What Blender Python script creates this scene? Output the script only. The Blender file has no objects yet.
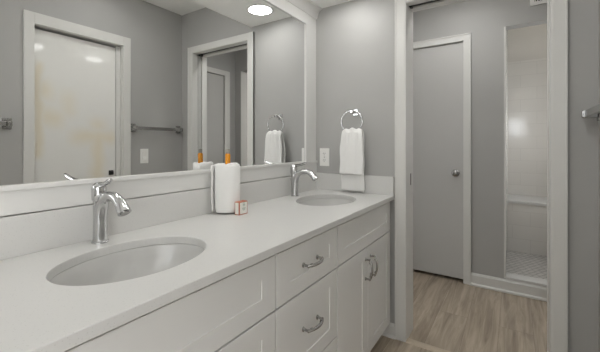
import bpy, bmesh, math, random
from mathutils import Vector, Matrix
random.seed(7)
C = bpy.context.scene.collection
PI = math.pi

# ------------------------------------------------------------------ camera, world, exposure
cam_d = bpy.data.cameras.new('camera')
cam = bpy.data.objects.new('camera', cam_d); C.objects.link(cam)
cam.location = (0.0, -1.161, 1.168)
YAW = math.radians(33.4733)
cam.rotation_euler = (PI/2, 0, YAW - PI/2)
cam_d.sensor_width = 36.0
cam_d.lens = 324.025/600*36
cam_d.shift_y = -(176-144.27)/600
cam_d.clip_start = 0.01
bpy.context.scene.camera = cam
vs = bpy.context.scene.view_settings
vs.view_transform = 'Standard'; vs.look = 'None'; vs.gamma = 1.0; vs.use_curve_mapping = False
vs.exposure = 1.58
w = bpy.data.worlds.new('world'); bpy.context.scene.world = w
w.use_nodes = True
w.node_tree.nodes['Background'].inputs[0].default_value = (1.0, 0.995, 0.985, 1)
w.node_tree.nodes['Background'].inputs[1].default_value = 1.7
CAN_VANITY = 8.6      # radiance of the recessed lamps' lenses
FILL_ROOM = 6.0  # unseen fill lamps added in the raised ceiling
CAN_HALL = 28.0
FILL_SHOWER = 12.0  # unseen fill lamp added over the shower
WINDOW = 5.0

# ------------------------------------------------------------------ geometry numbers
XE = 1.952      # end wall face
XH = 2.090      # hall side of the end wall
XF = 3.037      # far hall wall face
YW = -1.476     # wall opposite the mirror
YHR = -1.85     # hall right wall
YHL = 0.15      # hall left wall
XL = -1.30      # wall behind the camera
YM = 0.006      # mirror wall face
ZS = 2.106      # soffit underside
ZU = 2.392      # bathroom ceiling
ZH = 2.44       # hall ceiling
ZC = 0.859      # countertop
D = 0.558       # countertop depth

# ------------------------------------------------------------------ materials
def srgb(r, g, b):
    f = lambda c: (c/255/12.92) if c/255 <= .04045 else ((c/255+.055)/1.055)**2.4
    return (f(r), f(g), f(b), 1)

class NT:
    def __init__(s, name):
        s.m = bpy.data.materials.new(name); s.m.use_nodes = True
        s.t = s.m.node_tree; s.n = s.t.nodes; s.l = s.t.links
        s.b = s.n['Principled BSDF']
    def new(s, typ, **kw):
        nd = s.n.new(typ)
        for k, v in kw.items(): setattr(nd, k, v)
        return nd
    def link(s, a, b): s.l.new(a, b)
    def coord(s): return s.new('ShaderNodeTexCoord').outputs['Object']

def mat(name, col, rough=.5, metal=0., spec=.5, var=.03, vscale=6., bump=0., bscale=300., coat=0.):
    """painted / plain surface: base colour with faint procedural mottling and optional fine bump"""
    t = NT(name); b = t.b
    co = t.coord()
    nz = t.new('ShaderNodeTexNoise'); nz.inputs['Scale'].default_value = vscale; nz.inputs['Detail'].default_value = 4
    t.link(co, nz.inputs['Vector'])
    mx = t.new('ShaderNodeMix', data_type='RGBA')
    c = Vector(col[:3])
    mx.inputs[6].default_value = (*(c*(1-var)), 1); mx.inputs[7].default_value = (*[min(1, x*(1+var)) for x in c], 1)
    t.link(nz.outputs['Fac'], mx.inputs[0]); t.link(mx.outputs[2], b.inputs['Base Color'])
    b.inputs['Roughness'].default_value = rough; b.inputs['Metallic'].default_value = metal
    b.inputs['Specular IOR Level'].default_value = spec
    b.inputs['Coat Weight'].default_value = coat
    if bump:
        n2 = t.new('ShaderNodeTexNoise'); n2.inputs['Scale'].default_value = bscale; n2.inputs['Detail'].default_value = 3
        t.link(co, n2.inputs['Vector'])
        bp = t.new('ShaderNodeBump'); bp.inputs['Strength'].default_value = bump; bp.inputs['Distance'].default_value = .001
        t.link(n2.outputs['Fac'], bp.inputs['Height']); t.link(bp.outputs['Normal'], b.inputs['Normal'])
    return t.m

def emit(name, col, strength):
    t = NT(name)
    e = t.new('ShaderNodeEmission'); e.inputs[0].default_value = col; e.inputs[1].default_value = strength
    t.link(e.outputs[0], t.n['Material Output'].inputs['Surface'])
    return t.m

M_WALL = mat('grey_wall_paint', srgb(172, 171, 168), .55, bump=.15, bscale=220)
M_SHPAINT = mat('warm_white_paint', srgb(205, 201, 194), .6, bump=.15, bscale=220)
M_CEIL = mat('ceiling_paint', srgb(248, 248, 245), .7, bump=.15, bscale=180)
M_TRIM = mat('white_trim_paint', srgb(214, 213, 209), .35, var=.015)
M_FRAME = mat('mirror_frame_paint', srgb(216, 215, 212), .35, var=.015)
M_DOOR = mat('white_door_paint', srgb(192, 191, 188), .33, var=.02, bump=.08, bscale=60)
M_CAB = mat('cabinet_paint', srgb(220, 219, 216), .38, var=.015)
M_PORC = mat('white_porcelain', srgb(198, 197, 194), .25, var=.01)
M_CHROME = mat('chrome', (.60, .60, .60, 1), .15, metal=1., var=.01)
M_NICKEL = mat('brushed_nickel', (.42, .415, .405, 1), .26, metal=1., var=.03, vscale=40)
M_MIRROR = mat('mirror_silver', (.90, .905, .90, 1), .0, metal=1., var=.0)
M_BLACK = mat('black_plastic', srgb(28, 27, 26), .5)
M_DARK = mat('dark_bronze', srgb(60, 58, 55), .35, metal=.8)
M_PLATE = mat('white_plastic', srgb(236, 235, 231), .3, var=.01)
M_AMBER = mat('amber_liquid_plastic', srgb(214, 138, 10), .25, var=.08, vscale=60)
M_CAP = mat('grey_cap_plastic', srgb(140, 137, 128), .35)
M_COPPER = mat('copper_orange_card', srgb(186, 112, 84), .5)
M_CARD = mat('white_card', srgb(228, 226, 218), .6)
M_PRINT = mat('grey_green_print', srgb(150, 165, 150), .6)
M_STRIP = mat('oak_threshold', srgb(188, 174, 155), .45, var=.08, vscale=30)
M_GAP_SHADE = mat('gap_shade_timber', srgb(92, 80, 66), .8)  # carcass timber, darkened to stand in for shade in the front gaps

def towel_mat():
    t = NT('white_terry'); co = t.coord()
    nz = t.new('ShaderNodeTexNoise'); nz.inputs['Scale'].default_value = 420; nz.inputs['Detail'].default_value = 2
    t.link(co, nz.inputs['Vector'])
    n2 = t.new('ShaderNodeTexNoise'); n2.inputs['Scale'].default_value = 35
    t.link(co, n2.inputs['Vector'])
    ad = t.new('ShaderNodeMath', operation='ADD'); t.link(nz.outputs['Fac'], ad.inputs[0]); t.link(n2.outputs['Fac'], ad.inputs[1])
    bp = t.new('ShaderNodeBump'); bp.inputs['Strength'].default_value = .6; bp.inputs['Distance'].default_value = .003
    t.link(ad.outputs[0], bp.inputs['Height']); t.link(bp.outputs['Normal'], t.b.inputs['Normal'])
    t.b.inputs['Base Color'].default_value = srgb(238, 237, 234); t.b.inputs['Roughness'].default_value = .95
    t.b.inputs['Sheen Weight'].default_value = .3
    return t.m
M_TOWEL = towel_mat()

def quartz():
    t = NT('white_quartz'); co = t.coord()
    n1 = t.new('ShaderNodeTexNoise'); n1.inputs['Scale'].default_value = 5; n1.inputs['Detail'].default_value = 6
    t.link(co, n1.inputs['Vector'])
    v = t.new('ShaderNodeTexVoronoi'); v.inputs['Scale'].default_value = 160
    t.link(co, v.inputs['Vector'])
    r = t.new('ShaderNodeValToRGB'); r.color_ramp.elements[0].position = .05; r.color_ramp.elements[1].position = .22
    r.color_ramp.elements[0].color = srgb(186, 185, 181); r.color_ramp.elements[1].color = srgb(211, 210, 207)
    t.link(v.outputs['Distance'], r.inputs[0])
    mx = t.new('ShaderNodeMix', data_type='RGBA'); mx.inputs[7].default_value = srgb(204, 203, 200)
    mu = t.new('ShaderNodeMath', operation='MULTIPLY'); mu.inputs[1].default_value = .45
    t.link(n1.outputs['Fac'], mu.inputs[0]); t.link(mu.outputs[0], mx.inputs[0])
    t.link(r.outputs[0], mx.inputs[6]); t.link(mx.outputs[2], t.b.inputs['Base Color'])
    t.b.inputs['Roughness'].default_value = .30
    return t.m
M_QUARTZ = quartz()

def wood_floor():
    t = NT('oak_plank_floor'); co = t.coord()
    br = t.new('ShaderNodeTexBrick'); br.offset = .37; br.offset_frequency = 2
    br.inputs['Scale'].default_value = 1; br.inputs['Brick Width'].default_value = 1.22; br.inputs['Row Height'].default_value = .18
    br.inputs['Mortar Size'].default_value = .0009; br.inputs['Mortar Smooth'].default_value = .2; br.inputs['Bias'].default_value = 0
    br.inputs['Color1'].default_value = (0, 0, 0, 1); br.inputs['Color2'].default_value = (1, 1, 1, 1); br.inputs['Mortar'].default_value = (.5, .5, .5, 1)
    t.link(co, br.inputs['Vector'])
    # grain stretched along the plank, shifted per plank
    mp = t.new('ShaderNodeMapping'); mp.inputs['Scale'].default_value = (1.3, 16, 1)
    t.link(co, mp.inputs['Vector'])
    addv = t.new('ShaderNodeVectorMath', operation='ADD'); t.link(mp.outputs[0], addv.inputs[0]); t.link(br.outputs['Color'], addv.inputs[1])
    sc = t.new('ShaderNodeVectorMath', operation='MULTIPLY_ADD'); sc.inputs[1].default_value = (7, 7, 7)
    t.link(br.outputs['Color'], sc.inputs[0]); t.link(mp.outputs[0], sc.inputs[2])
    nz = t.new('ShaderNodeTexNoise'); nz.inputs['Scale'].default_value = 1.6; nz.inputs['Detail'].default_value = 8; nz.inputs['Roughness'].default_value = .62
    nz.inputs['Distortion'].default_value = .9
    t.link(sc.outputs[0], nz.inputs['Vector'])
    r = t.new('ShaderNodeValToRGB')
    e = r.color_ramp.elements; e[0].position = .28; e[0].color = srgb(136, 122, 106); e[1].position = .72; e[1].color = srgb(198, 184, 166)
    k = e.new(.5); k.color = srgb(172, 158, 140)
    t.link(nz.outputs['Fac'], r.inputs[0])
    hsv = t.new('ShaderNodeHueSaturation')
    mr = t.new('ShaderNodeMapRange'); mr.inputs[3].default_value = .88; mr.inputs[4].default_value = 1.04
    t.link(br.outputs['Color'], mr.inputs[0]); t.link(mr.outputs[0], hsv.inputs['Value']); t.link(r.outputs[0], hsv.inputs['Color'])
    mx = t.new('ShaderNodeMix', data_type='RGBA'); mx.inputs[7].default_value = srgb(122, 110, 96)
    t.link(br.outputs['Fac'], mx.inputs[0]); t.link(hsv.outputs[0], mx.inputs[6]); t.link(mx.outputs[2], t.b.inputs['Base Color'])
    bp = t.new('ShaderNodeBump'); bp.inputs['Strength'].default_value = .15; bp.inputs['Distance'].default_value = .002
    t.link(nz.outputs['Fac'], bp.inputs['Height']); t.link(bp.outputs['Normal'], t.b.inputs['Normal'])
    t.b.inputs['Roughness'].default_value = .42
    return t.m
M_FLOOR = wood_floor()

def tile(name, axes, bw, bh, mortar, c1, c2, cm, rough, off=.5, rot=0.):
    """tiles laid on a plane: axes picks which object coordinates run along / across the rows"""
    t = NT(name); co = t.coord()
    sp = t.new('ShaderNodeSeparateXYZ'); t.link(co, sp.inputs[0])
    cb = t.new('ShaderNodeCombineXYZ')
    t.link(sp.outputs['XYZ'.index(axes[0])], cb.inputs[0]); t.link(sp.outputs['XYZ'.index(axes[1])], cb.inputs[1])
    mp = t.new('ShaderNodeMapping'); mp.inputs['Rotation'].default_value = (0, 0, rot); t.link(cb.outputs[0], mp.inputs[0])
    br = t.new('ShaderNodeTexBrick'); br.offset = off; br.offset_frequency = 2
    br.inputs['Scale'].default_value = 1; br.inputs['Brick Width'].default_value = bw; br.inputs['Row Height'].default_value = bh
    br.inputs['Mortar Size'].default_value = mortar; br.inputs['Mortar Smooth'].default_value = .1
    br.inputs['Color1'].default_value = c1; br.inputs['Color2'].default_value = c2; br.inputs['Mortar'].default_value = cm
    t.link(mp.outputs[0], br.inputs['Vector']); t.link(br.outputs['Color'], t.b.inputs['Base Color'])
    bp = t.new('ShaderNodeBump', invert=True); bp.inputs['Strength'].default_value = .3; bp.inputs['Distance'].default_value = .001
    t.link(br.outputs['Fac'], bp.inputs['Height']); t.link(bp.outputs['Normal'], t.b.inputs['Normal'])
    t.b.inputs['Roughness'].default_value = rough
    return t.m
TC = srgb(222, 219, 213), srgb(218, 215, 209), srgb(208, 205, 199)
M_TILE_YZ = tile('shower_wall_tile', 'YZ', .305, .14, .002, *TC, .12)
M_TILE_XZ = tile('shower_side_tile', 'XZ', .305, .14, .002, *TC, .14)
M_TILE_XY = tile('bench_top_tile', 'XY', .61, .61, .002, *TC, .15)
M_MOSAIC = tile('shower_floor_mosaic', 'XY', .075, .0375, .003, srgb(206, 203, 199), srgb(192, 189, 185), srgb(146, 144, 140), .35, .5, .5)

def ochre_patch_door():
    """white gloss door with soft pale ochre patches mixed into its base colour"""
    t = NT('ochre_patch_white_door'); b = t.b; co = t.coord()
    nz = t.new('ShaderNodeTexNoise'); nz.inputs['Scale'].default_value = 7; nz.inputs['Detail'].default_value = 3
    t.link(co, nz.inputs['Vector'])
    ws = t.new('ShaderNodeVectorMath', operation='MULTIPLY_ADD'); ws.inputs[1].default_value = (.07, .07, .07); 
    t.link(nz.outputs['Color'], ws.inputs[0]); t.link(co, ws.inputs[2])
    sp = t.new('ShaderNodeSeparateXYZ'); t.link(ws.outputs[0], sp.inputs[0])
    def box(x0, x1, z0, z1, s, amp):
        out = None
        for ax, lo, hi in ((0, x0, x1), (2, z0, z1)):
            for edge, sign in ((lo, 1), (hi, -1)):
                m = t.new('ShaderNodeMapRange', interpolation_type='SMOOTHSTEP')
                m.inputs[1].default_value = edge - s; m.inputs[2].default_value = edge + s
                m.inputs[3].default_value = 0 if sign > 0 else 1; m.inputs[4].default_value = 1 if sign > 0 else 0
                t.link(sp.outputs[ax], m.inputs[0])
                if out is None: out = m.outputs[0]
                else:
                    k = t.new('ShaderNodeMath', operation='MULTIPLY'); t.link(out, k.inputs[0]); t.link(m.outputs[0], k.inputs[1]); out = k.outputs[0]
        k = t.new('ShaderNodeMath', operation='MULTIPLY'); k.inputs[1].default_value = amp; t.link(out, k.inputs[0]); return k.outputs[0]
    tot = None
    for a in OCHRE_PATCHES:
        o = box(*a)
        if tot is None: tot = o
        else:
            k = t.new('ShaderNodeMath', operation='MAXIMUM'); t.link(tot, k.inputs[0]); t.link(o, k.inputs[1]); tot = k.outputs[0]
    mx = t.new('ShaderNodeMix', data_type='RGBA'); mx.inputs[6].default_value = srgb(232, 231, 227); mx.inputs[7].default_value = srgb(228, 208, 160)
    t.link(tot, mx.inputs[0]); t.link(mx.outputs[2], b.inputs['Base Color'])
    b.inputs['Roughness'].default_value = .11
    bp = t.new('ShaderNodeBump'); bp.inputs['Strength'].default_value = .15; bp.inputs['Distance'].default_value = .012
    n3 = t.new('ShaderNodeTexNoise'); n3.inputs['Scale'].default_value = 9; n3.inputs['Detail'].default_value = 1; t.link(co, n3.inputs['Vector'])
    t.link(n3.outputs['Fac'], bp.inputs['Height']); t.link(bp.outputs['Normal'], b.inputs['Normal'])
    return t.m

# ------------------------------------------------------------------ builders
class MB:
    def __init__(s): s.bm = bmesh.new()
    def box(s, x0, x1, y0, y1, z0, z1, bev=0.):
        t = bmesh.new()
        bmesh.ops.create_cube(t, size=1)
        for v in t.verts:
            v.co = Vector((x0 + (v.co.x+.5)*(x1-x0), y0 + (v.co.y+.5)*(y1-y0), z0 + (v.co.z+.5)*(z1-z0)))
        if bev: bmesh.ops.bevel(t, geom=list(t.edges), offset=bev, segments=2, profile=.6, affect='EDGES')
        s.add(t); return s
    def add(s, t):
        me = bpy.data.meshes.new('tmp'); t.to_mesh(me); t.free(); s.bm.from_mesh(me); bpy.data.meshes.remove(me)
    def lathe(s, prof, origin=(0, 0, 0), axis='z', n=32, cap=True, sx=1., sy=1., rot=0.):
        """prof: list of (radius, height) turned round an axis through origin"""
        t = bmesh.new(); rings = []
        for r, h in prof:
            ring = []
            for i in range(n):
                a = 2*PI*i/n
                x, y = r*sx*math.cos(a), r*sy*math.sin(a)
                x, y = x*math.cos(rot)-y*math.sin(rot), x*math.sin(rot)+y*math.cos(rot)
                p = {'z': (x, y, h), 'x': (h, x, y), 'y': (y, h, x)}[axis]
                ring.append(t.verts.new(Vector(p) + Vector(origin)))
            rings.append(ring)
        for a, b in zip(rings, rings[1:]):
            for i in range(n): t.faces.new((a[i], a[(i+1) % n], b[(i+1) % n], b[i]))
        if cap: t.faces.new(rings[0][::-1]); t.faces.new(rings[-1])
        bmesh.ops.recalc_face_normals(t, faces=t.faces)
        s.add(t); return s
    def tube(s, pts, rad, n=14, up=None, flat=1., closed=False, smooth=0):
        """round (or flattened) bar through pts; rad is a number or one per point"""
        P = [Vector(p) for p in pts]; R = list(rad) if hasattr(rad, '__len__') else [rad]*len(P)
        for _ in range(smooth):       # corner-cutting
            Q, S = [P[0]], [R[0]]
            for i in range(len(P)-1):
                Q += [P[i]*.75+P[i+1]*.25, P[i]*.25+P[i+1]*.75]; S += [R[i]*.75+R[i+1]*.25, R[i]*.25+R[i+1]*.75]
            Q.append(P[-1]); S.append(R[-1]); P, R = Q, S
        t = bmesh.new(); rings = []; N = len(P)
        ref = Vector(up) if up else None
        for i, p in enumerate(P):
            if closed: d = P[(i+1) % N] - P[i-1]
            else: d = P[min(i+1, N-1)] - P[max(i-1, 0)]
            d.normalize()
            if ref is None:
                ref = Vector((0, 0, 1)) if abs(d.z) < .9 else Vector((1, 0, 0))
            a = (ref - d*ref.dot(d)).normalized(); b = d.cross(a)
            if not up: ref = a
            rings.append([t.verts.new(p + a*R[i]*flat*math.cos(2*PI*k/n) + b*R[i]*math.sin(2*PI*k/n)) for k in range(n)])
        m = N if closed else N-1
        for i in range(m):
            A, B = rings[i], rings[(i+1) % N]
            for k in range(n): t.faces.new((A[k], A[(k+1) % n], B[(k+1) % n], B[k]))
        if not closed: t.faces.new(rings[0][::-1]); t.faces.new(rings[-1])
        bmesh.ops.recalc_face_normals(t, faces=t.faces)
        s.add(t); return s
    def prism(s, prof, axis, a0, a1):
        """extrude a closed 2-D outline: axis 'x' takes (y,z) outlines, 'y' takes (x,z), 'z' takes (x,y)"""
        t = bmesh.new()
        f = {'x': lambda p, a: (a, p[0], p[1]), 'y': lambda p, a: (p[0], a, p[1]), 'z': lambda p, a: (p[0], p[1], a)}[axis]
        A = [t.verts.new(f(p, a0)) for p in prof]; B = [t.verts.new(f(p, a1)) for p in prof]
        t.faces.new(A); t.faces.new(B[::-1]); n = len(A)
        for i in range(n): t.faces.new((A[i], A[(i+1) % n], B[(i+1) % n], B[i]))
        bmesh.ops.recalc_face_normals(t, faces=t.faces)
        s.add(t); return s
    def build(s, name, m, parent=None, smooth=False, bevel=0.):
        me = bpy.data.meshes.new(name)
        if parent is None:
            xs = [v.co for v in s.bm.verts]
            lo = Vector([min(c[i] for c in xs) for i in range(3)]); hi = Vector([max(c[i] for c in xs) for i in range(3)])
            org = Vector(((lo.x+hi.x)/2, (lo.y+hi.y)/2, lo.z)) if s.center else Vector((0, 0, 0))
        else:
            org = world_loc(parent)
        bmesh.ops.translate(s.bm, verts=s.bm.verts, vec=-org)
        s.bm.to_mesh(me); s.bm.free()
        o = bpy.data.objects.new(name, me); C.objects.link(o); me.materials.append(m)
        if parent is None: o.location = org
        else: o.parent = parent
        if bevel:
            b = o.modifiers.new('bevel', 'BEVEL'); b.width = bevel; b.segments = 2; b.limit_method = 'ANGLE'; b.angle_limit = math.radians(40)
        if smooth:
            me.polygons.foreach_set('use_smooth', [True]*len(me.polygons))
            me.set_sharp_from_angle(angle=math.radians(42))
        return o
    center = True
class WB(MB): center = False        # setting meshes keep world coordinates for their textures

def world_loc(o):
    v = Vector(o.location)
    while o.parent: o = o.parent; v += Vector(o.location)
    return v
def tag(o, label, cat=None, group=None, kind=None):
    o['label'] = label
    if cat: o['category'] = cat
    if group: o['group'] = group
    if kind: o['kind'] = kind
    return o
def thing(name, label, cat, loc, group=None):
    o = bpy.data.objects.new(name, None); C.objects.link(o); o.location = loc; o.empty_display_size = .05
    return tag(o, label, cat, group)
def struct(o, label, cat): return tag(o, label, cat, None, 'structure')
def copy_tree(o, parent=None):
    c = o.copy(); C.objects.link(c)
    if parent: c.parent = parent
    for ch in list(o.children): copy_tree(ch, c)
    return c

def wall(name, axis, face, back, a0, a1, z0, z1, openings=(), m=None, label='', extra=None):
    """wall slab normal to axis between face and back, spanning a0..a1, with rectangular openings (u0,u1,w0,w1)"""
    us = sorted({a0, a1, *[o[0] for o in openings], *[o[1] for o in openings]})
    b = WB(); lo, hi = min(face, back), max(face, back)
    def put(u0, u1, w0, w1):
        if axis == 'x': b.box(lo, hi, u0, u1, w0, w1)
        else: b.box(u0, u1, lo, hi, w0, w1)
    for u0, u1 in zip(us, us[1:]):
        if u1 <= a0 or u0 >= a1: continue
        op = [o for o in openings if o[0] <= u0+1e-6 and o[1] >= u1-1e-6]
        z = z0
        for o in sorted(op, key=lambda o: o[2]):
            if o[2] > z+1e-6: put(u0, u1, z, o[2])
            z = o[3]
        if z < z1: put(u0, u1, z, z1)
    bmesh.ops.remove_doubles(b.bm, verts=b.bm.verts, dist=1e-5)
    return struct(b.build(name, m or M_WALL), label, 'wall')

# ================================================================== SETTING
# floors
struct(WB().box(XL-.1, 1.952, YW-.1, .1, -.05, 0).build('floor_bathroom', M_FLOOR), 'greige oak plank floor of the bathroom, in front of the vanity', 'floor')
struct(WB().box(1.952, XF+.75, YHR-.1, YHL+.1, -.05, 0).build('floor_hall', M_FLOOR), 'greige oak plank floor beyond the doorway', 'floor')
# bathroom walls
wall('wall_mirror', 'y', YM, .106, XL, XE, 0, 2.5, label='grey wall behind the long framed mirror')
b = WB()
b.box(XE, XH, -.610, .106, 0, 2.5); b.box(XE, XH, -1.32, -.610, 2.021, 2.5)
b.box(XE, 1.996, YHR-.1, -1.32, 0, 2.021); b.box(2.046, XH, YHR-.1, -1.32, 0, 2.021); b.box(XE, XH, YHR-.1, -1.32, 2.021, 2.5)
struct(b.build('wall_end', M_WALL), 'grey end wall with the towel ring and the pocket doorway', 'wall')
OD = (.812, 1.392, 0, 1.960)
wall('wall_opposite', 'y', YW, YW-.11, XL, XE, 0, 2.5, [(-1.26, -.42, 0, 2.06), OD], label='grey wall seen in the mirror, with the ochre-patched white door')  # first opening is an unseen gap added to light the vanity side
WIN = (-1.36, -1.02, 1.42, 1.80)
wall('wall_behind', 'x', XL, XL-.1, YW-.11, .106, 0, 2.5, [WIN], label='grey wall behind the camera with a small window')
# closet box behind the ochre-patched door
b = WB(); b.box(.7, 1.5, -2.1, -2.05, 0, 2.2); b.box(.65, .7, -2.1, YW-.11, 0, 2.2); b.box(1.5, 1.55, -2.1, YW-.11, 0, 2.2); b.box(.65, 1.55, -2.1, YW-.11, 2.2, 2.25); b.box(.65, 1.55, -2.1, YW-.11, -.05, 0)
struct(b.build('wall_closet', M_WALL), 'walls of the dark closet behind the ochre-patched white door', 'wall')
# ceilings
struct(WB().box(XL-.1, XE, YW-.11, -.601, ZU, ZU+.06).build('ceiling_bathroom', M_CEIL), 'raised white ceiling over the middle of the bathroom', 'ceiling')
struct(WB().box(XL, XE, -.601, YM, ZS, ZU+.06).build('ceiling_soffit', M_CEIL), 'lowered white soffit over the vanity holding the recessed lights', 'ceiling')
struct(WB().box(XH, XF+.75, YHR-.1, YHL+.1, ZH, ZH+.06).build('ceiling_hall', M_CEIL), 'white ceiling beyond the doorway', 'ceiling')
# hall
FD = (-.812, -.086, 0, 2.038)
SH = (-1.755, -1.093, .108, 2.10)
wall('wall_hall_far', 'x', XF, XF+.1, YHR-.1, YHL+.1, 0, 2.7, [FD, SH], label='grey wall beyond the doorway with the closed door and the shower opening')
HD = (2.15, 2.842, 0, 2.02)
wall('wall_hall_right', 'y', YHR, YHR-.1, XH, XF, 0, 2.5, [HD], label='grey hall wall with a white door, seen only in the mirror')
wall('wall_hall_left', 'y', YHL, YHL+.1, XH, XF+.75, 0, 2.5, [(2.16, 2.27, 0, 2.06)], label='grey hall wall hidden left of the doorway')  # narrow unseen opening added to let fill light into the hall
b = WB(); b.box(XF+.7, XF+.75, -1.0, YHL, 0, 2.44); b.box(XF+.1, XF+.7, -1.0, -.95, 0, 2.44)
struct(b.build('wall_room_beyond', M_WALL), 'walls of the dark room behind the flush hall door', 'wall')
b = WB(); b.box(2.05, 2.95, -2.5, -2.45, 0, 2.3); b.box(2.05, 2.1, -2.45, YHR-.1, 0, 2.3); b.box(2.9, 2.95, -2.45, YHR-.1, 0, 2.3); b.box(2.05, 2.95, -2.5, YHR-.1, 2.3, 2.35); b.box(2.05, 2.95, -2.5, YHR-.1, -.05, 0)
struct(b.build('wall_hall_closet', M_WALL), 'walls of the closet behind the hall side door', 'wall')
# shower
XS0, XS1 = XF+.1, 4.5
struct(WB().box(XS0, XS1, -1.80, -1.10, .0, .054).build('floor_shower', M_MOSAIC), 'grey mosaic floor of the shower', 'floor')
struct(WB().box(XS1, XS1+.1, -1.9, -1.0, 0, 2.125).build('wall_shower_back', M_TILE_YZ), 'pale glossy tiled back wall of the shower', 'wall')
struct(WB().box(XS1, XS1+.1, -1.9, -1.0, 2.125, 2.70).build('wall_shower_upper', M_SHPAINT), 'painted strip above the tile at the back of the shower', 'wall')
struct(WB().box(XS0, XS1, -1.10, -1.0, 0, 2.70).build('wall_shower_left', M_TILE_XZ), 'tiled left side wall of the shower', 'wall')
SW = (3.30, 3.95, 1.05, 1.75)
wall('wall_shower_right', 'y', -1.80, -1.90, XS0, XS1, 0, 2.70, [SW], M_TILE_XZ, label='tiled right side wall of the shower with an opening for the added fill window')
b = WB(); b.box(SW[0]-.03, SW[0], -1.84, -1.79, SW[2]-.03, SW[3]+.03, .002); b.box(SW[1], SW[1]+.03, -1.84, -1.79, SW[2]-.03, SW[3]+.03, .002)
b.box(SW[0], SW[1], -1.84, -1.79, SW[3], SW[3]+.03, .002); b.box(SW[0], SW[1], -1.84, -1.79, SW[2]-.03, SW[2], .002)
w2 = struct(b.build('shower_fill_window', M_TRIM), 'unseen glowing window added in the side wall to light the shower', 'window')  # added out of view to brighten the shower evenly
MB().box(SW[0], SW[1], -1.86, -1.85, SW[2], SW[3]).build('frosted_pane', emit('shower_fill_pane', (.97, .98, 1, 1), 1.75), w2)
struct(WB().box(XS0, XS1+.1, -1.9, -1.0, 2.70, 2.75).build('ceiling_shower', M_CEIL), 'white ceiling of the shower', 'ceiling')

# doorway: casing, jambs, threshold
b = WB()
b.box(1.935, XE, -.622, -.563, 0, 2.062, .002); b.box(1.935, XE, -1.367, -1.313, 0, 2.062, .002); b.box(1.935, XE, -1.313, -.622, 2.008, 2.062, .002)
b.box(1.931, XE, -.571, -.563, 0, 2.062, .001); b.box(1.931, XE, -1.367, -1.359, 0, 2.062, .001)
struct(b.build('trim_1', M_TRIM), 'white flat casing around the pocket doorway on the bathroom side', 'trim')
b = WB(); b.box(XH, 2.106, -.68, -.622, 0, 2.062, .002) if False else None
b.box(XH, 2.106, -.622, -.563, 0, 2.062, .002); b.box(XH, 2.106, -1.367, -1.313, 0, 2.062, .002); b.box(XH, 2.106, -1.313, -.622, 2.008, 2.062, .002)
struct(b.build('trim_2', M_TRIM), 'white flat casing on the far side of the pocket doorway', 'trim')
b = WB(); b.box(1.937, 2.104, -.628, -.610, 0, 2.003, .0015)
jl = struct(b.build('trim_3', M_TRIM), 'white left jamb of the pocket doorway with a slim strike plate', 'trim')
b = MB(); b.box(2.036, 2.049, -.6295, -.6279, .917, .988)
b.build('strike_plate', M_DARK, jl)
b = WB(); b.box(1.937, 1.996, -1.32, -1.303, 0, 2.021, .0015); b.box(2.046, 2.104, -1.32, -1.303, 0, 2.021, .0015)
b.box(1.937, 1.996, -1.303, -.610, 2.003, 2.021, .0015); b.box(2.046, 2.104, -1.303, -.610, 2.003, 2.021, .0015)
struct(b.build('trim_4', M_TRIM), 'white split right jamb and head of the pocket doorway with a door slot', 'trim')
tr = thing('pocket_door_track', 'dark metal sliding track in the head of the pocket doorway', 'track', (2.021, -.95, 2.012))
MB().box(1.998, 2.044, -1.30, -.612, 2.013, 2.020).build('rail', M_DARK, tr)
MB().box(2.006, 2.034, -1.30, -1.272, 1.990, 2.013, .002).build('stop_block', M_BLACK, tr)
MB().box(2.006, 2.034, -.645, -.63, 1.998, 2.013, .002).build('stop_block', M_BLACK, tr)
dp = struct(WB().box(2.004, 2.038, -1.83, -1.309, .008, 1.998, .002).build('door_4', M_DOOR), 'edge of the white pocket door slid into the right jamb', 'door')
MB().box(2.012, 2.030, -1.3095, -1.3075, .905, .978).build('edge_pull', M_NICKEL, dp)
struct(WB().prism([(1.936, 0), (1.984, 0), (1.980, .006), (1.966, .009), (1.954, .009), (1.940, .006)], 'y', -1.303, -.628).build('trim_5', M_STRIP), 'wood threshold strip across the floor of the doorway', 'trim')

# baseboards
def base(name, axis, face, out, a0, a1, label, k=1.):
    b = WB(); s = out
    prof = [(face, 0), (face+s*.024, 0), (face+s*.024, .012), (face+s*.014, .022), (face+s*.014, .085), (face+s*.008, .100), (face, .102)]
    prof = [(p, z*k) for p, z in prof]
    b.prism(prof, 'y' if axis == 'x' else 'x', a0, a1)
    return struct(b.build(name, M_TRIM), label, 'baseboard')
base('baseboard_end', 'x', XE, -1, -.563, -.20, 'short white baseboard beside the vanity on the end wall', .8)
base('baseboard_far', 'x', XF, -1, -1.826, -.862, 'white baseboard under the shower opening beyond the doorway')
base('baseboard_opposite', 'y', YW, 1, 1.452, 1.928, 'white baseboard under the towel bar on the opposite wall')
base('baseboard_opposite_left', 'y', YW, 1, -.42, .755, 'white baseboard left of the ochre-patched door')
base('baseboard_hall_right', 'y', YHR, 1, 2.90, 3.013, 'white baseboard beside the hall side door')

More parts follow.
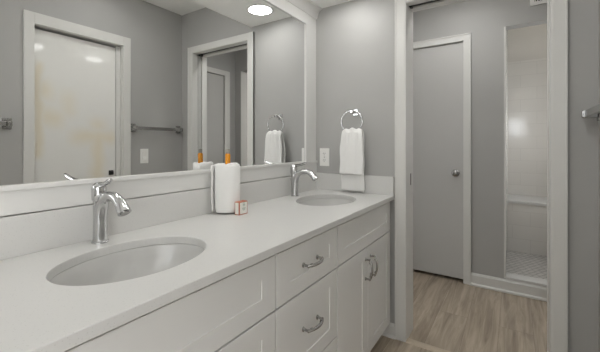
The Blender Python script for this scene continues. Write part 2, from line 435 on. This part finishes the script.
# hall far door
b = WB(); b.box(XF-.016, XF, -.862, -.804, 0, 2.094, .002); b.box(XF-.016, XF, -.094, -.036, 0, 2.094, .002); b.box(XF-.016, XF, -.804, -.094, 2.036, 2.094, .002)
b.box(XF-.021, XF, -.862, -.850, 0, 2.094, .002); b.box(XF-.021, XF, -.862, -.036, 2.082, 2.094, .002)
b.box(XF, XF+.1, -.812, -.807, 0, 2.038); b.box(XF, XF+.1, -.091, -.086, 0, 2.038); b.box(XF, XF+.1, -.807, -.091, 2.034, 2.038)
struct(b.build('trim_6', M_TRIM), 'white casing around the flush door beyond the doorway', 'trim')
d2 = struct(WB().box(XF+.004, XF+.039, -.804, -.094, .029, 2.031, .002).build('door_2', M_DOOR), 'closed flush white door with a round knob beyond the doorway', 'door')
kb = MB().lathe([(.004, .0), (.031, .0), (.031, .006), (.014, .010), (.011, .020), (.013, .028), (.024, .036), (.028, .046), (.026, .056), (.016, .062), (.004, .063)], (0, 0, 0), 'x')
for v in kb.bm.verts: v.co = Vector((XF+.004 - v.co.x, -.744 + v.co.y, .923 + v.co.z))
bmesh.ops.recalc_face_normals(kb.bm, faces=kb.bm.faces)
kb.build('door_knob', M_NICKEL, d2, smooth=True)

# hall side door (mirror only)
b = WB(); b.box(2.842, 2.925, YHR, YHR+.016, 0, 2.08, .002); b.box(2.106, 2.15, YHR, YHR+.016, 0, 2.08, .002); b.box(2.15, 2.842, YHR, YHR+.016, 2.02, 2.08, .002)
struct(b.build('trim_7', M_TRIM), 'white casing of the hall side door seen in the mirror', 'trim')
struct(WB().box(2.154, 2.838, YHR-.040, YHR-.005, .012, 2.016, .002).build('door_3', M_DOOR), 'closed white door on the hall side wall, seen in the mirror through the doorway', 'door')

# shower opening edges and curb
b = WB(); b.box(XF-.004, XS0, -1.105, -1.093, .108, 2.100, .002); b.box(XF-.004, XS0, -1.755, -1.743, .108, 2.100, .002)
struct(b.build('trim_8', M_TRIM), 'thin white edge trim up both sides of the shower opening', 'trim')
struct(WB().box(XF-.010, XS0+.005, -1.743, -1.105, .102, .122, .003).build('trim_9', M_QUARTZ), 'white sill capping the shower curb', 'trim')

# opposite wall door
OCHRE_PATCHES = [  # x0, x1, z0, z1, softness, strength of the ochre patches (door-face coordinates)
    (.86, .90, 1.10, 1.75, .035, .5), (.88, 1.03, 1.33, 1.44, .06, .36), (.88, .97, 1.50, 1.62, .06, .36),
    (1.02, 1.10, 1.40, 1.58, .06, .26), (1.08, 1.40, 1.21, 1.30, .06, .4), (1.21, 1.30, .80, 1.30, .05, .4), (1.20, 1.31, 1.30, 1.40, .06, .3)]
b = WB(); b.box(.757, .812, YW, YW+.016, 0, 2.034, .002); b.box(1.392, 1.450, YW, YW+.016, 0, 2.034, .002); b.box(.812, 1.392, YW, YW+.016, 1.960, 2.034, .002)
b.box(.812, .816, YW-.11, YW, 0, 1.960); b.box(1.388, 1.392, YW-.11, YW, 0, 1.960); b.box(.816, 1.388, YW-.11, YW, 1.956, 1.960)
b.box(1.356, 1.388, YW-.085, YW-.030, 0, 1.956, .002)
struct(b.build('trim_10', M_TRIM), 'white casing around the ochre-patched door in the mirror', 'trim')
d1 = struct(WB().box(.819, 1.353, YW-.070, YW-.035, .012, 1.943, .002).build('door_1', ochre_patch_door()), 'glossy white door with pale ochre patches, seen in the mirror', 'door')
b = MB().box(1.300, 1.336, YW-.035, YW-.029, .925, .962, .003); b.box(1.307, 1.329, YW-.029, YW-.010, .932, .955, .004)
b.build('door_latch', M_BLACK, d1)

# window behind the camera
b = WB()
b.box(XL-.04, XL+.015, WIN[0]-.05, WIN[0], WIN[2]-.05, WIN[3]+.05, .002); b.box(XL-.04, XL+.015, WIN[1], WIN[1]+.05, WIN[2]-.05, WIN[3]+.05, .002)
b.box(XL-.04, XL+.015, WIN[0], WIN[1], WIN[3], WIN[3]+.05, .002); b.box(XL-.04, XL+.03, WIN[0], WIN[1], WIN[2]-.05, WIN[2], .002)
wn = struct(b.build('window_1', M_TRIM), 'small frosted window in the wall behind the camera', 'window')
MB().box(XL-.06, XL-.05, WIN[0], WIN[1], WIN[2], WIN[3]).build('frosted_pane', emit('daylit_frosted_pane', (.92, .96, 1, 1), WINDOW), wn)

# crown cove between mirror frame and soffit
prof = [(YM, 2.040), (-.012, 2.040), (-.016, 2.046), (-.022, 2.066), (-.032, 2.084), (-.046, 2.095), (-.052, 2.098), (-.054, ZS), (YM, ZS)]
struct(WB().prism(prof, 'x', .11, XE).build('trim_11', M_FRAME, smooth=True), 'white cove moulding along the top of the mirror frame', 'trim')
# flat board between mirror and backsplash
b = WB().box(.11, XE, -.011, YM, .974, 1.040, .001)
struct(b.build('trim_12', M_FRAME), 'white flat board between the mirror ledge and the backsplash', 'trim')

# ================================================================== MIRROR
mr = thing('wall_mirror_framed', 'long frameless-looking vanity mirror in a wide white painted frame', 'mirror', (1.03, -.005, 1.040))
mr['label'] = 'long vanity mirror in a wide white painted frame above the double vanity'
mr.name = 'vanity_mirror'
MB().box(.24, 1.824, 0, .005, 1.046, 1.976).build('mirror_glass', M_MIRROR, mr)
MB().box(1.818, 1.884, -.008, YM-.0005, 1.055, 1.970, .001).box(1.884, XE-.0005, -.006, YM-.0005, 1.055, 2.040, .001).build('frame_stile', M_FRAME, mr)
MB().box(.178, .246, -.008, YM-.0005, 1.055, 1.970, .001).box(.11, .178, -.006, YM-.0005, 1.055, 2.040, .001).build('frame_stile', M_FRAME, mr)
MB().box(.178, 1.884, -.008, YM-.0005, 1.970, 2.040, .001).build('frame_top_rail', M_FRAME, mr)
MB().box(.11, XE-.0005, -.017, YM-.0005, 1.040, 1.055, .003).build('frame_ledge', M_FRAME, mr)

# ================================================================== VANITY
FY = -.541       # cabinet face
CY = -.520       # carcass front
XV0, XV1 = .126, XE-.001
def shaker(x0, x1, z0, z1, st=.064, name='door', parent=None):
    """framed front: bevelled stiles and rails round a recessed flat panel"""
    b = MB(); g = .0028
    x0 += g; x1 -= g; z0 += g; z1 -= g
    t = bmesh.new()
    rings = [((0, 0), CY-.001), ((0, 0), FY+.001), ((.001, .001), FY), ((st, st*.88), FY), ((st+.0008, st*.88+.0008), FY+.0038), ]
    V = []
    for (dx, dz), y in rings:
        V.append([t.verts.new(p) for p in ((x0+dx, y, z0+dz), (x1-dx, y, z0+dz), (x1-dx, y, z1-dz), (x0+dx, y, z1-dz))])
    for A, B in zip(V, V[1:]):
        for i in range(4): t.faces.new((A[i], A[(i+1) % 4], B[(i+1) % 4], B[i]))
    t.faces.new(V[-1]); t.faces.new(V[0][::-1])
    bmesh.ops.recalc_face_normals(t, faces=t.faces)
    b.add(t)
    return b.build(name, M_CAB, parent)
def pull(cx, cz, L, vert, parent):
    b = MB(); h = L/2
    def P(a, o): return (cx, FY-o, cz+a) if vert else (cx+a, FY-o, cz)
    for s in (-1, 1):
        base = [(.004, 0), (.0085, 0), (.0085, .003), (.005, .006), (.0045, .018), (.0065, .024), (.003, .027)]
        k = MB().lathe(base, (0, 0, 0), 'y', 16)
        for v in k.bm.verts: v.co = Vector(P(s*(h-.008), 0)) + Vector((v.co.x, -v.co.y, v.co.z))
        bmesh.ops.recalc_face_normals(k.bm, faces=k.bm.faces)
        b.add(k.bm)
    pts, rr = [], []
    for i in range(17):
        u = -1 + i/8
        pts.append(P(u*(h-.002), .022 + .014*(1-u*u))); rr.append(.0036 + .0022*(1-u*u))
    b.tube(pts, rr, 12)
    for s in (-1, 1):
        b.tube([P(s*(h-.026), .029), P(s*(h-.019), .026)], .0066, 12)
    return b.build('pull_handle', M_NICKEL, parent, smooth=True)
def carcass(x0, x1, parent, fill_r=0., hole=True):
    """open-topped box: sides, bottom, back, toe kick set back under the front, face rails"""
    b = MB()
    b.box(x0, x0+.018, CY+.008, -.018, .095, .832); b.box(x1-.018, x1, CY+.008, -.018, .095, .832)
    b.box(x0+.018, x1-.018, CY+.008, -.018, .095, .113); b.box(x0+.018, x1-.018, -.024, -.018, .113, .832)
    b.box(x0+.018, x1-.018, CY+.008, CY+.018, .800, .832); b.box(x0+.018, x1-.018, CY+.008, CY+.018, .640, .660)
    o = b.build('carcass', M_GAP_SHADE, parent)
    MB().box(x0, x1, -.47, -.452, 0.0, .095).build('toe_kick', M_CAB, parent)
    return o
Z1, Z2, ZT, ZB = .650, .363, .826, .095
GV = 'cabinets of the double vanity'
v1 = thing('sink_base_cabinet', 'white shaker sink base cabinet under the nearer basin, left of the drawers', 'cabinet', (.4645, -.27, 0))
carcass(XV0, .803, v1)
MB().box(XV0-.012, XV0-.0005, FY, -.018, 0, .832).build('end_panel', M_CAB, v1)
shaker(XV0, .803, Z1, ZT, .064, 'false_drawer_front', v1)
for x0, x1, px in ((XV0, .4645, .4345), (.4645, .803, .4945)):
    d = shaker(x0, x1, ZB, Z1, .064, 'door', v1); pull(px, .545, .108, True, d)
v2 = thing('drawer_cabinet', 'white three-drawer cabinet with bow pulls between the two sink cabinets', 'cabinet', (1.0135, -.27, 0))
carcass(.803, 1.224, v2)
for z0, z1, pz in ((Z1, ZT, .743), (Z2, Z1, .517), (ZB, Z2, .24)):
    d = shaker(.803, 1.224, z0, z1, .064, 'drawer', v2); pull(1.006, pz, .112, False, d)
v3 = thing('sink_base_cabinet', 'white shaker sink base cabinet under the farther basin, beside the doorway', 'cabinet', (1.56, -.27, 0))
carcass(1.224, 1.921, v3)
shaker(1.224, 1.920, Z1, ZT, .066, 'false_drawer_front', v3)
for x0, x1, px in ((1.224, 1.5625, 1.530), (1.5625, 1.920, 1.598)):
    d = shaker(x0, x1, ZB, Z1, .066, 'door', v3); pull(px, .545, .112, True, d)

# countertop with two oval cut-outs
SINKS = [(.500, -.290), (1.596, -.283)]
SA, SB = .202, .155
def counter():
    t = bmesh.new(); zt = ZC; th = .025
    xs0, xs1 = .11, XE-.001
    outer = [t.verts.new(p + (zt,)) for p in ((xs0, -D), (xs1, -D), (xs1, YM-.0005), (xs0, YM-.0005))]
    edges = [t.edges.new((outer[i], outer[(i+1) % 4])) for i in range(4)]
    for cx, cy in SINKS:
        n = 72
        vs_ = [t.verts.new((cx+SA*math.cos(2*PI*i/n), cy+SB*math.sin(2*PI*i/n), zt)) for i in range(n)]
        edges += [t.edges.new((vs_[i], vs_[(i+1) % n])) for i in range(n)]
    bmesh.ops.triangle_fill(t, use_beauty=True, use_dissolve=False, edges=edges)
    # triangle_fill may fill holes: drop triangles lying in an oval
    kill = [f for f in t.faces if any(((f.calc_center_median().x-cx)/SA)**2 + ((f.calc_center_median().y-cy)/SB)**2 < .985 for cx, cy in SINKS)]
    if kill: bmesh.ops.delete(t, geom=kill, context='FACES_ONLY')
    r = bmesh.ops.extrude_face_region(t, geom=list(t.faces))
    vv = [g for g in r['geom'] if isinstance(g, bmesh.types.BMVert)]
    bmesh.ops.translate(t, verts=vv, vec=(0, 0, -th))
    bmesh.ops.recalc_face_normals(t, faces=t.faces)
    b = MB(); b.add(t); return b
ct = thing('countertop', 'long white quartz countertop with backsplash running across the double vanity', 'countertop', (1.03, -.28, .834))
counter().build('slab', M_QUARTZ, ct, bevel=.002)
MB().box(.11, XE-.022, -.021, YM-.0005, ZC, .971, .0015).build('backsplash', M_QUARTZ, ct)
MB().box(XE-.0215, XE-.0005, -D+.001, YM-.0005, ZC, .971, .0015).build('side_splash', M_QUARTZ, ct)

# basins
def basin(cx, cy, label):
    s = thing('undermount_sink', label, 'sink', (cx, cy, .70), 'undermount sinks')
    n = 72; t = bmesh.new(); rings = []
    prof = [(1.08, .8335), (1.005, .8335), (.985, .826), (.95, .800), (.88, .762), (.74, .728), (.52, .712), (.30, .704), (.10, .700)]
    def ring(k, z): return [t.verts.new((cx+SA*k*math.cos(2*PI*i/n), cy+SB*k*math.sin(2*PI*i/n), z)) for i in range(n)]
    for k, z in prof: rings.append(ring(k, z))
    under = [(.10, .690), (.32, .693), (.56, .700), (.80, .716), (.95, .752), (1.02, .795), (1.045, .815), (1.08, .822)]
    for k, z in under: rings.append(ring(k, z))
    for A, B in zip(rings, rings[1:]+rings[:1]):
        for i in range(n): t.faces.new((A[i], A[(i+1) % n], B[(i+1) % n], B[i]))
    bmesh.ops.recalc_face_normals(t, faces=t.faces)
    b = MB(); b.add(t); b.build('bowl', M_PORC, s, smooth=True)
    MB().lathe([(.002, .690), (.0158, .690), (.0158, .700), (.024, .7075), (.022, .709), (.016, .708), (.014, .706), (.002, .706)], (cx, cy, 0)).build('drain', M_CHROME, s, smooth=True)
    o = MB().lathe([(.004, 0), (.009, 0), (.009, .002), (.006, .003)], (0, 0, 0), 'y', 16)
    for v in o.bm.verts: v.co = Vector((cx + v.co.x, cy-SB*.94+.006 + v.co.y, .797 + v.co.z))
    bmesh.ops.recalc_face_normals(o.bm, faces=o.bm.faces)
    o.build('overflow_ring', M_CHROME, s, smooth=True)
    return s
basin(*SINKS[0], 'oval white undermount basin below the nearer faucet')
basin(*SINKS[1], 'oval white undermount basin near the hanging hand towel and end wall')

# faucets
def faucet(fx, fy, label):
    f = thing('faucet', label, 'faucet', (fx, fy, ZC), 'chrome arched faucets')
    z = ZC
    MB().lathe([(.004, z), (.0245, z), (.0245, z+.004), (.021, z+.007), (.004, z+.008)], (fx, fy, 0)).build('base_ring', M_CHROME, f, smooth=True)
    # body sweeps up and forward into an arched spout that flares at its lip
    path = [(fx, fy, z+.006), (fx, fy, z+.05), (fx, fy-.002, z+.09), (fx, fy-.016, z+.128), (fx, fy-.052, z+.153), (fx, fy-.098, z+.149), (fx, fy-.133, z+.122), (fx, fy-.144, z+.109)]
    MB().tube(path, [.0210, .0200, .0190, .0170, .0145, .0145, .0175, .0190], 24, up=(1, 0, 0), smooth=2).build('spout', M_CHROME, f, smooth=True)
    MB().tube([(fx, fy-.1425, z+.1110), (fx, fy-.1460, z+.1065)], [.0125, .012], 20).build('aerator', M_NICKEL, f, smooth=True)
    # back column carrying the lever hub
    MB().tube([(fx, fy+.004, z+.006), (fx, fy+.006, z+.08), (fx, fy+.008, z+.130)], [.019, .0175, .0175], 24, up=(1, 0, 0)).build('column', M_CHROME, f, smooth=True)
    hd = MB().lathe([(.004, z+.1305), (.0175, z+.1305), (.0205, z+.135), (.0212, z+.158), (.0205, z+.172), (.0165, z+.182), (.010, z+.187), (.004, z+.189)], (fx, fy+.008, 0), n=28).build('handle_hub', M_CHROME, f, smooth=True)
    MB().tube([(fx, fy+.006, z+.181), (fx-.001, fy-.010, z+.183), (fx-.005, fy-.040, z+.187), (fx-.010, fy-.078, z+.199), (fx-.011, fy-.089, z+.205)], [.0085, .0085, .0068, .0075, .004], 16, up=(1, 0, 0), flat=1.0, smooth=2).build('lever', M_CHROME, hd, smooth=True)
    MB().tube([(fx, fy+.026, z+.02), (fx, fy+.028, z+.095)], .0022, 8).lathe([(.001, z+.095), (.005, z+.096), (.005, z+.104), (.001, z+.106)], (fx, fy+.028, 0), n=12).build('lift_rod', M_CHROME, f, smooth=True)
    return f
faucet(.506, -.070, 'chrome arched faucet behind the nearer basin')
faucet(1.596, -.070, 'chrome arched faucet behind the farther basin, near the end wall')

# ================================================================== LIGHTS IN THE CEILINGS
def can(x, y, z, r, strength, label, group):
    t = thing('recessed_light', label, 'ceiling light', (x, y, z), group)
    MB().lathe([(r, z), (r+.018, z), (r+.018, z-.003), (r+.012, z-.006), (r, z-.006)], (x, y, 0), n=48, cap=False).lathe([(r, z-.006), (r, z)], (x, y, 0), n=48, cap=False).build('trim_ring', M_PLATE, t, smooth=True)
    MB().lathe([(.003, z-.0015), (r, z-.0015), (r, z-.0045), (.003, z-.0045)], (x, y, 0), n=48).build('lens', emit('lit_lens_%d' % int(strength*10), (1, .993, .975, 1), strength), t)
    return t
can(1.728, -.315, ZS, .079, CAN_VANITY, 'round white recessed light in the soffit above the farther basin, seen in the mirror', 'soffit downlights')
can(.60, -.315, ZS, .079, CAN_VANITY, 'round white recessed light in the soffit above the nearer basin', 'soffit downlights')
can(1.164, -.315, ZS, .079, CAN_VANITY, 'unseen recessed light added in the soffit above the rolled towel and drawers', 'soffit downlights')  # extra lamp added to even the light on counter and cabinets
can(.35, -.86, ZU, .09, FILL_ROOM, 'unseen fill light added in the raised ceiling above the camera', 'added room fill lights')  # added fill, no lamp seen here
can(1.25, -.98, ZU, .09, FILL_ROOM*2.2, 'unseen fill light added in the raised ceiling in front of the ochre-patched door', 'added room fill lights')  # added fill for the cabinet doors and opposite wall
can(2.44, -.80, ZH, .085, CAN_HALL, 'round recessed light in the hall ceiling', 'hall downlights')
can(3.34, -1.45, 2.70, .11, FILL_SHOWER, 'unseen fill light added in the shower ceiling', 'added shower fill light')  # added to brighten the shower, lamp itself unseen

# ================================================================== WALL FITTINGS
# towel ring
TY, TZ = -.304, 1.374
rg = thing('towel_ring', 'chrome towel ring on the end wall beside the mirror', 'towel ring', (XE, TY, TZ))
MB().box(XE-.008, XE-.0005, TY-.017, TY+.017, TZ-.020, TZ+.020, .003).box(XE-.072, XE-.008, TY-.009, TY+.009, TZ-.009, TZ+.009, .003).build('wall_post', M_CHROME, rg)
RC = TZ-.064; RR = .072
b = MB(); b.tube([(XE-.064, TY+RR*math.sin(a), RC+RR*math.cos(a)) for a in [2*PI*i/48 for i in range(48)]], .0048, 12, closed=True)
b.build('ring', M_CHROME, rg, smooth=True)
# hand towel over the ring
def hand_towel():
    t = bmesh.new(); rows = []
    xr = XE-.064; zr = RC-RR
    prof = []                                   # (x, z) from the back hem over the ring to the front hem
    zb = ZC+.012; zf = .978
    for i in range(14): u = i/13; prof.append((XE-.050 + .000*u, zb + (zr+.004-zb)*u, 1))
    for i in range(1, 8): a = PI*i/8; prof.append((xr + .0145*math.cos(a), zr+.004 + .024*math.sin(a), 0))
    for i in range(14): u = i/13; prof.append((xr-.0155-.004*u, zr+.004 - (zr+.004-zf)*u, 2))
    N = 28
    for k, (x, z, s) in enumerate(prof):
        row = []; top = max(0, min(1, (z-1.10)/.14))
        half = .079 - .010*top**2
        for i in range(N+1):
            u = i/N*2-1
            fold = .0035*math.sin(u*7+.6) + .0022*math.sin(u*15+z*9)
            amp = (.5 + .8*top)
            dx = -abs(fold)*amp if s == 2 else abs(fold)*amp*.3 if s == 1 else fold*.5
            sag = (.0045*math.cos(u*9) if s == 0 else 0) - (.012*u*u*top if s != 1 else .012*u*u*top)
            yy = TY - .006 + u*half + (.006 if s == 1 else 0)*(1-top) + .002*math.sin(z*40)
            row.append(t.verts.new((x+dx, yy, z+sag)))
        rows.append(row)
    for A, B in zip(rows, rows[1:]):
        for i in range(N): t.faces.new((A[i], A[i+1], B[i+1], B[i]))
    bmesh.ops.recalc_face_normals(t, faces=t.faces)
    b = MB(); b.add(t)
    o = b.build('hand_towel', M_TOWEL, smooth=True)
    m = o.modifiers.new('thick', 'SOLIDIFY'); m.thickness = .009; m.offset = 0
    m2 = o.modifiers.new('sub', 'SUBSURF'); m2.levels = 1; m2.render_levels = 1
    return o
tag(hand_towel(), 'white terry hand towel hanging folded over the chrome ring', 'towel')

# outlet
ol = thing('wall_outlet', 'white duplex outlet on the end wall between mirror and towel', 'outlet', (XE, -.074, 1.080))
OY, OZ = -.0745, 1.080
MB().box(XE-.006, XE-.0003, OY-.037, OY+.037, OZ-.061, OZ+.061, .0025).build('cover_plate', M_PLATE, ol)
for s in (-1, 1):
    r_ = MB().box(XE-.0085, XE-.006, OY-.017, OY+.017, OZ+s*.0225-.0145, OZ+s*.0225+.0145, .001).build('receptacle', M_PLATE, ol)
    q = MB()
    for dy in (-.0065, .0065): q.box(XE-.0088, XE-.0084, OY+dy-.0012, OY+dy+.0012, OZ+s*.0225-.001, OZ+s*.0225+.008)
    q.lathe([(.0005, 0), (.0024, 0), (.0024, .0004), (.0005, .0004)], (XE-.0088, OY, OZ+s*.0225-.0075), 'x', 12)
    q.build('slots', M_BLACK, r_)
MB().lathe([(.0005, 0), (.003, 0), (.0025, .001), (.0005, .0013)], (0, 0, 0), 'x', 12).build('tmp', M_PLATE) and None
bpy.data.objects.remove(bpy.data.objects['tmp'])
MB().box(XE-.0072, XE-.006, OY-.003, OY+.003, OZ-.003, OZ+.003, .0008).build('screw', M_NICKEL, ol)

# light switch on the opposite wall (mirror)
SX, SZ = 1.5735, 1.067
sw = thing('light_switch', 'white rocker light switch below the towel bar, seen in the mirror', 'light switch', (SX, YW, SZ))
MB().box(SX-.036, SX+.036, YW+.0003, YW+.006, SZ-.061, SZ+.061, .0025).build('cover_plate', M_PLATE, sw)
MB().prism([(YW+.006, SZ-.033), (YW+.011, SZ-.033), (YW+.0075, SZ), (YW+.0085, SZ+.033), (YW+.006, SZ+.033)], 'x', SX-.0165, SX+.0165).build('rocker', M_PLATE, sw)

# towel bars on the opposite wall
def towel_bar(x0, x1, z, label):
    t = thing('towel_bar', label, 'towel bar', ((x0+x1)/2, YW, z), 'towel bars on the opposite wall')
    for x in (x0, x1):
        b = MB().box(x-.024, x+.024, YW+.0003, YW+.010, z-.032, z+.036, .003)
        b.prism([(YW+.010, z+.020), (YW+.054, z+.018), (YW+.064, z+.012), (YW+.064, z-.014), (YW+.054, z-.019), (YW+.010, z-.018)], 'x', x-.012, x+.012)
        b.build('post', M_NICKEL, t, bevel=.002)
    MB().box(x0+.012, x1-.012, YW+.042, YW+.057, z-.015, z+.013, .003).build('bar', M_NICKEL, t)
    return t
towel_bar(1.472, 1.905, 1.303, 'chrome towel bar above the light switch, next to the room corner')
towel_bar(.215, .675, 1.295, 'chrome towel bar left of the ochre-patched door, cut by the mirror edge')

# return-air vent above the shower opening
vy0, vy1, vz0, vz1 = -1.60, -1.261, 2.223, 2.385
vt = thing('air_vent', 'white louvred air vent high on the wall above the shower opening', 'vent', (XF, (vy0+vy1)/2, vz0))
b = MB(); fw = .026
b.box(XF-.010, XF-.0003, vy0, vy1, vz0, vz0+fw, .002); b.box(XF-.010, XF-.0003, vy0, vy1, vz1-fw, vz1, .002)
b.box(XF-.010, XF-.0003, vy0, vy0+fw, vz0+fw, vz1-fw, .002); b.box(XF-.010, XF-.0003, vy1-fw, vy1, vz0+fw, vz1-fw, .002)
b.build('frame', M_PLATE, vt)
MB().box(XF-.0015, XF-.0003, vy0+fw, vy1-fw, vz0+fw, vz1-fw).build('backing', M_BLACK, vt)
n = 18
for i in range(n):
    y = vy0+fw + (i+.5)*(vy1-vy0-2*fw)/n
    MB().prism([(XF-.009, y-.001), (XF-.009, y+.002), (XF-.002, y+.005), (XF-.002, y+.002)], 'z', vz0+fw, vz1-fw).build('louvre', M_PLATE, vt)

# shower bench
bn = thing('shower_bench', 'tiled bench across the back of the shower', 'bench', (4.26, -1.45, .054))
MB().box(4.03, XS1-.001, -1.799, -1.101, .055, .556).build('bench_front', M_TILE_YZ, bn)
MB().box(4.015, XS1-.001, -1.799, -1.101, .556, .584, .002).build('bench_top', M_QUARTZ, bn)

# ================================================================== ON THE COUNTER
# rolled bath towel standing on end
def rolled_towel(cx, cy):
    t = bmesh.new(); turns = 5.75; N = 190; th = .0092; r0 = .006; r1 = .056
    vdir = math.atan2(-.74, -.67)
    rows = []
    HS = 12
    for i in range(N+1):
        u = i/N; a = u*turns*2*PI + .2
        r = r0 + (r1-r0)*u
        tail = max(0, (u-.91)/.09); r += .009*tail**1.5
        ztop = 1.064 + .016*min(1, max(0, (u-.18)/.35)) + .0035*math.sin(a*1.7) + .002*math.sin(a*4.3+1)
        x, y = r*math.cos(a)*.80, r*math.sin(a)*1.03       # oval, thinner along the sight line
        X = cx + x*math.cos(vdir) - y*math.sin(vdir); Y = cy + x*math.sin(vdir) + y*math.cos(vdir)
        row = []
        for k in range(HS+1):
            w_ = k/HS
            bul = .965 + .05*w_ + .02*math.sin(w_*PI) + .008*math.sin(w_*9+a)
            row.append(t.verts.new((cx+(X-cx)*bul, cy+(Y-cy)*bul, ZC+.0055 + (ztop-ZC-.0055)*w_)))
        rows.append(row)
    for A, B in zip(rows, rows[1:]):
        for k in range(HS): t.faces.new((A[k], B[k], B[k+1], A[k+1]))
    bmesh.ops.recalc_face_normals(t, faces=t.faces)
    b = MB(); b.add(t)
    o = b.build('rolled_towel', M_TOWEL, smooth=True)
    m = o.modifiers.new('thick', 'SOLIDIFY'); m.thickness = th; m.offset = 0
    m = o.modifiers.new('sub', 'SUBSURF'); m.levels = 1; m.render_levels = 1
    return o
RX, RY = 1.037, -.082
rt = tag(rolled_towel(RX, RY), 'white terry towel rolled up and standing on end on the countertop', 'towel')
# amber mini bottle
bt = thing('toiletry_bottle', 'small amber bottle with a dark grey cap standing on the rolled towel', 'bottle', (RX-.006, RY-.010, 1.0690))
bx, by, bz = RX-.006, RY-.010, 1.0690
MB().lathe([(.003, bz), (.0105, bz), (.0118, bz+.002), (.0118, bz+.051), (.010, bz+.056), (.007, bz+.058), (.003, bz+.058)], (bx, by, 0), n=24).build('bottle_body', M_AMBER, bt, smooth=True)
MB().lathe([(.003, bz+.058), (.0092, bz+.058), (.0092, bz+.077), (.0075, bz+.0785), (.003, bz+.0788)], (bx, by, 0), n=24).build('cap', M_CAP, bt, smooth=True)
# soap carton
sb = thing('soap_box', 'small white soap carton with copper edges in front of the rolled towel', 'box', (1.054, -.1515, ZC))
x0, x1, y0, y1, z0, z1 = 1.028, 1.080, -.165, -.138, ZC+.0003, ZC+.057
MB().box(x0, x1, y0, y1, z0, z1).build('carton', M_COPPER, sb)
MB().box(x0+.0045, x1-.003, y0-.0006, y0+.001, z0+.0035, z1-.0035).build('front_panel', M_CARD, sb)
MB().box(x0-.0006, x0+.001, y0+.004, y1-.003, z0+.003, z1-.003).build('side_panel', M_CARD, sb)
b = MB(); cxm = (x0+x1)/2+.002
for dz, wd in ((.041, .016), (.036, .010), (.027, .022), (.0225, .018), (.018, .012)):
    b.box(cxm-wd/2, cxm+wd/2, y0-.0009, y0-.0005, z0+dz, z0+dz+.0022)
b.lathe([(.0035, 0), (.005, 0), (.005, .0004), (.0035, .0004)], (cxm, y0-.0010, z0+.0475), 'y', 20, cap=False)
b.build('printed_label', M_PRINT, sb)
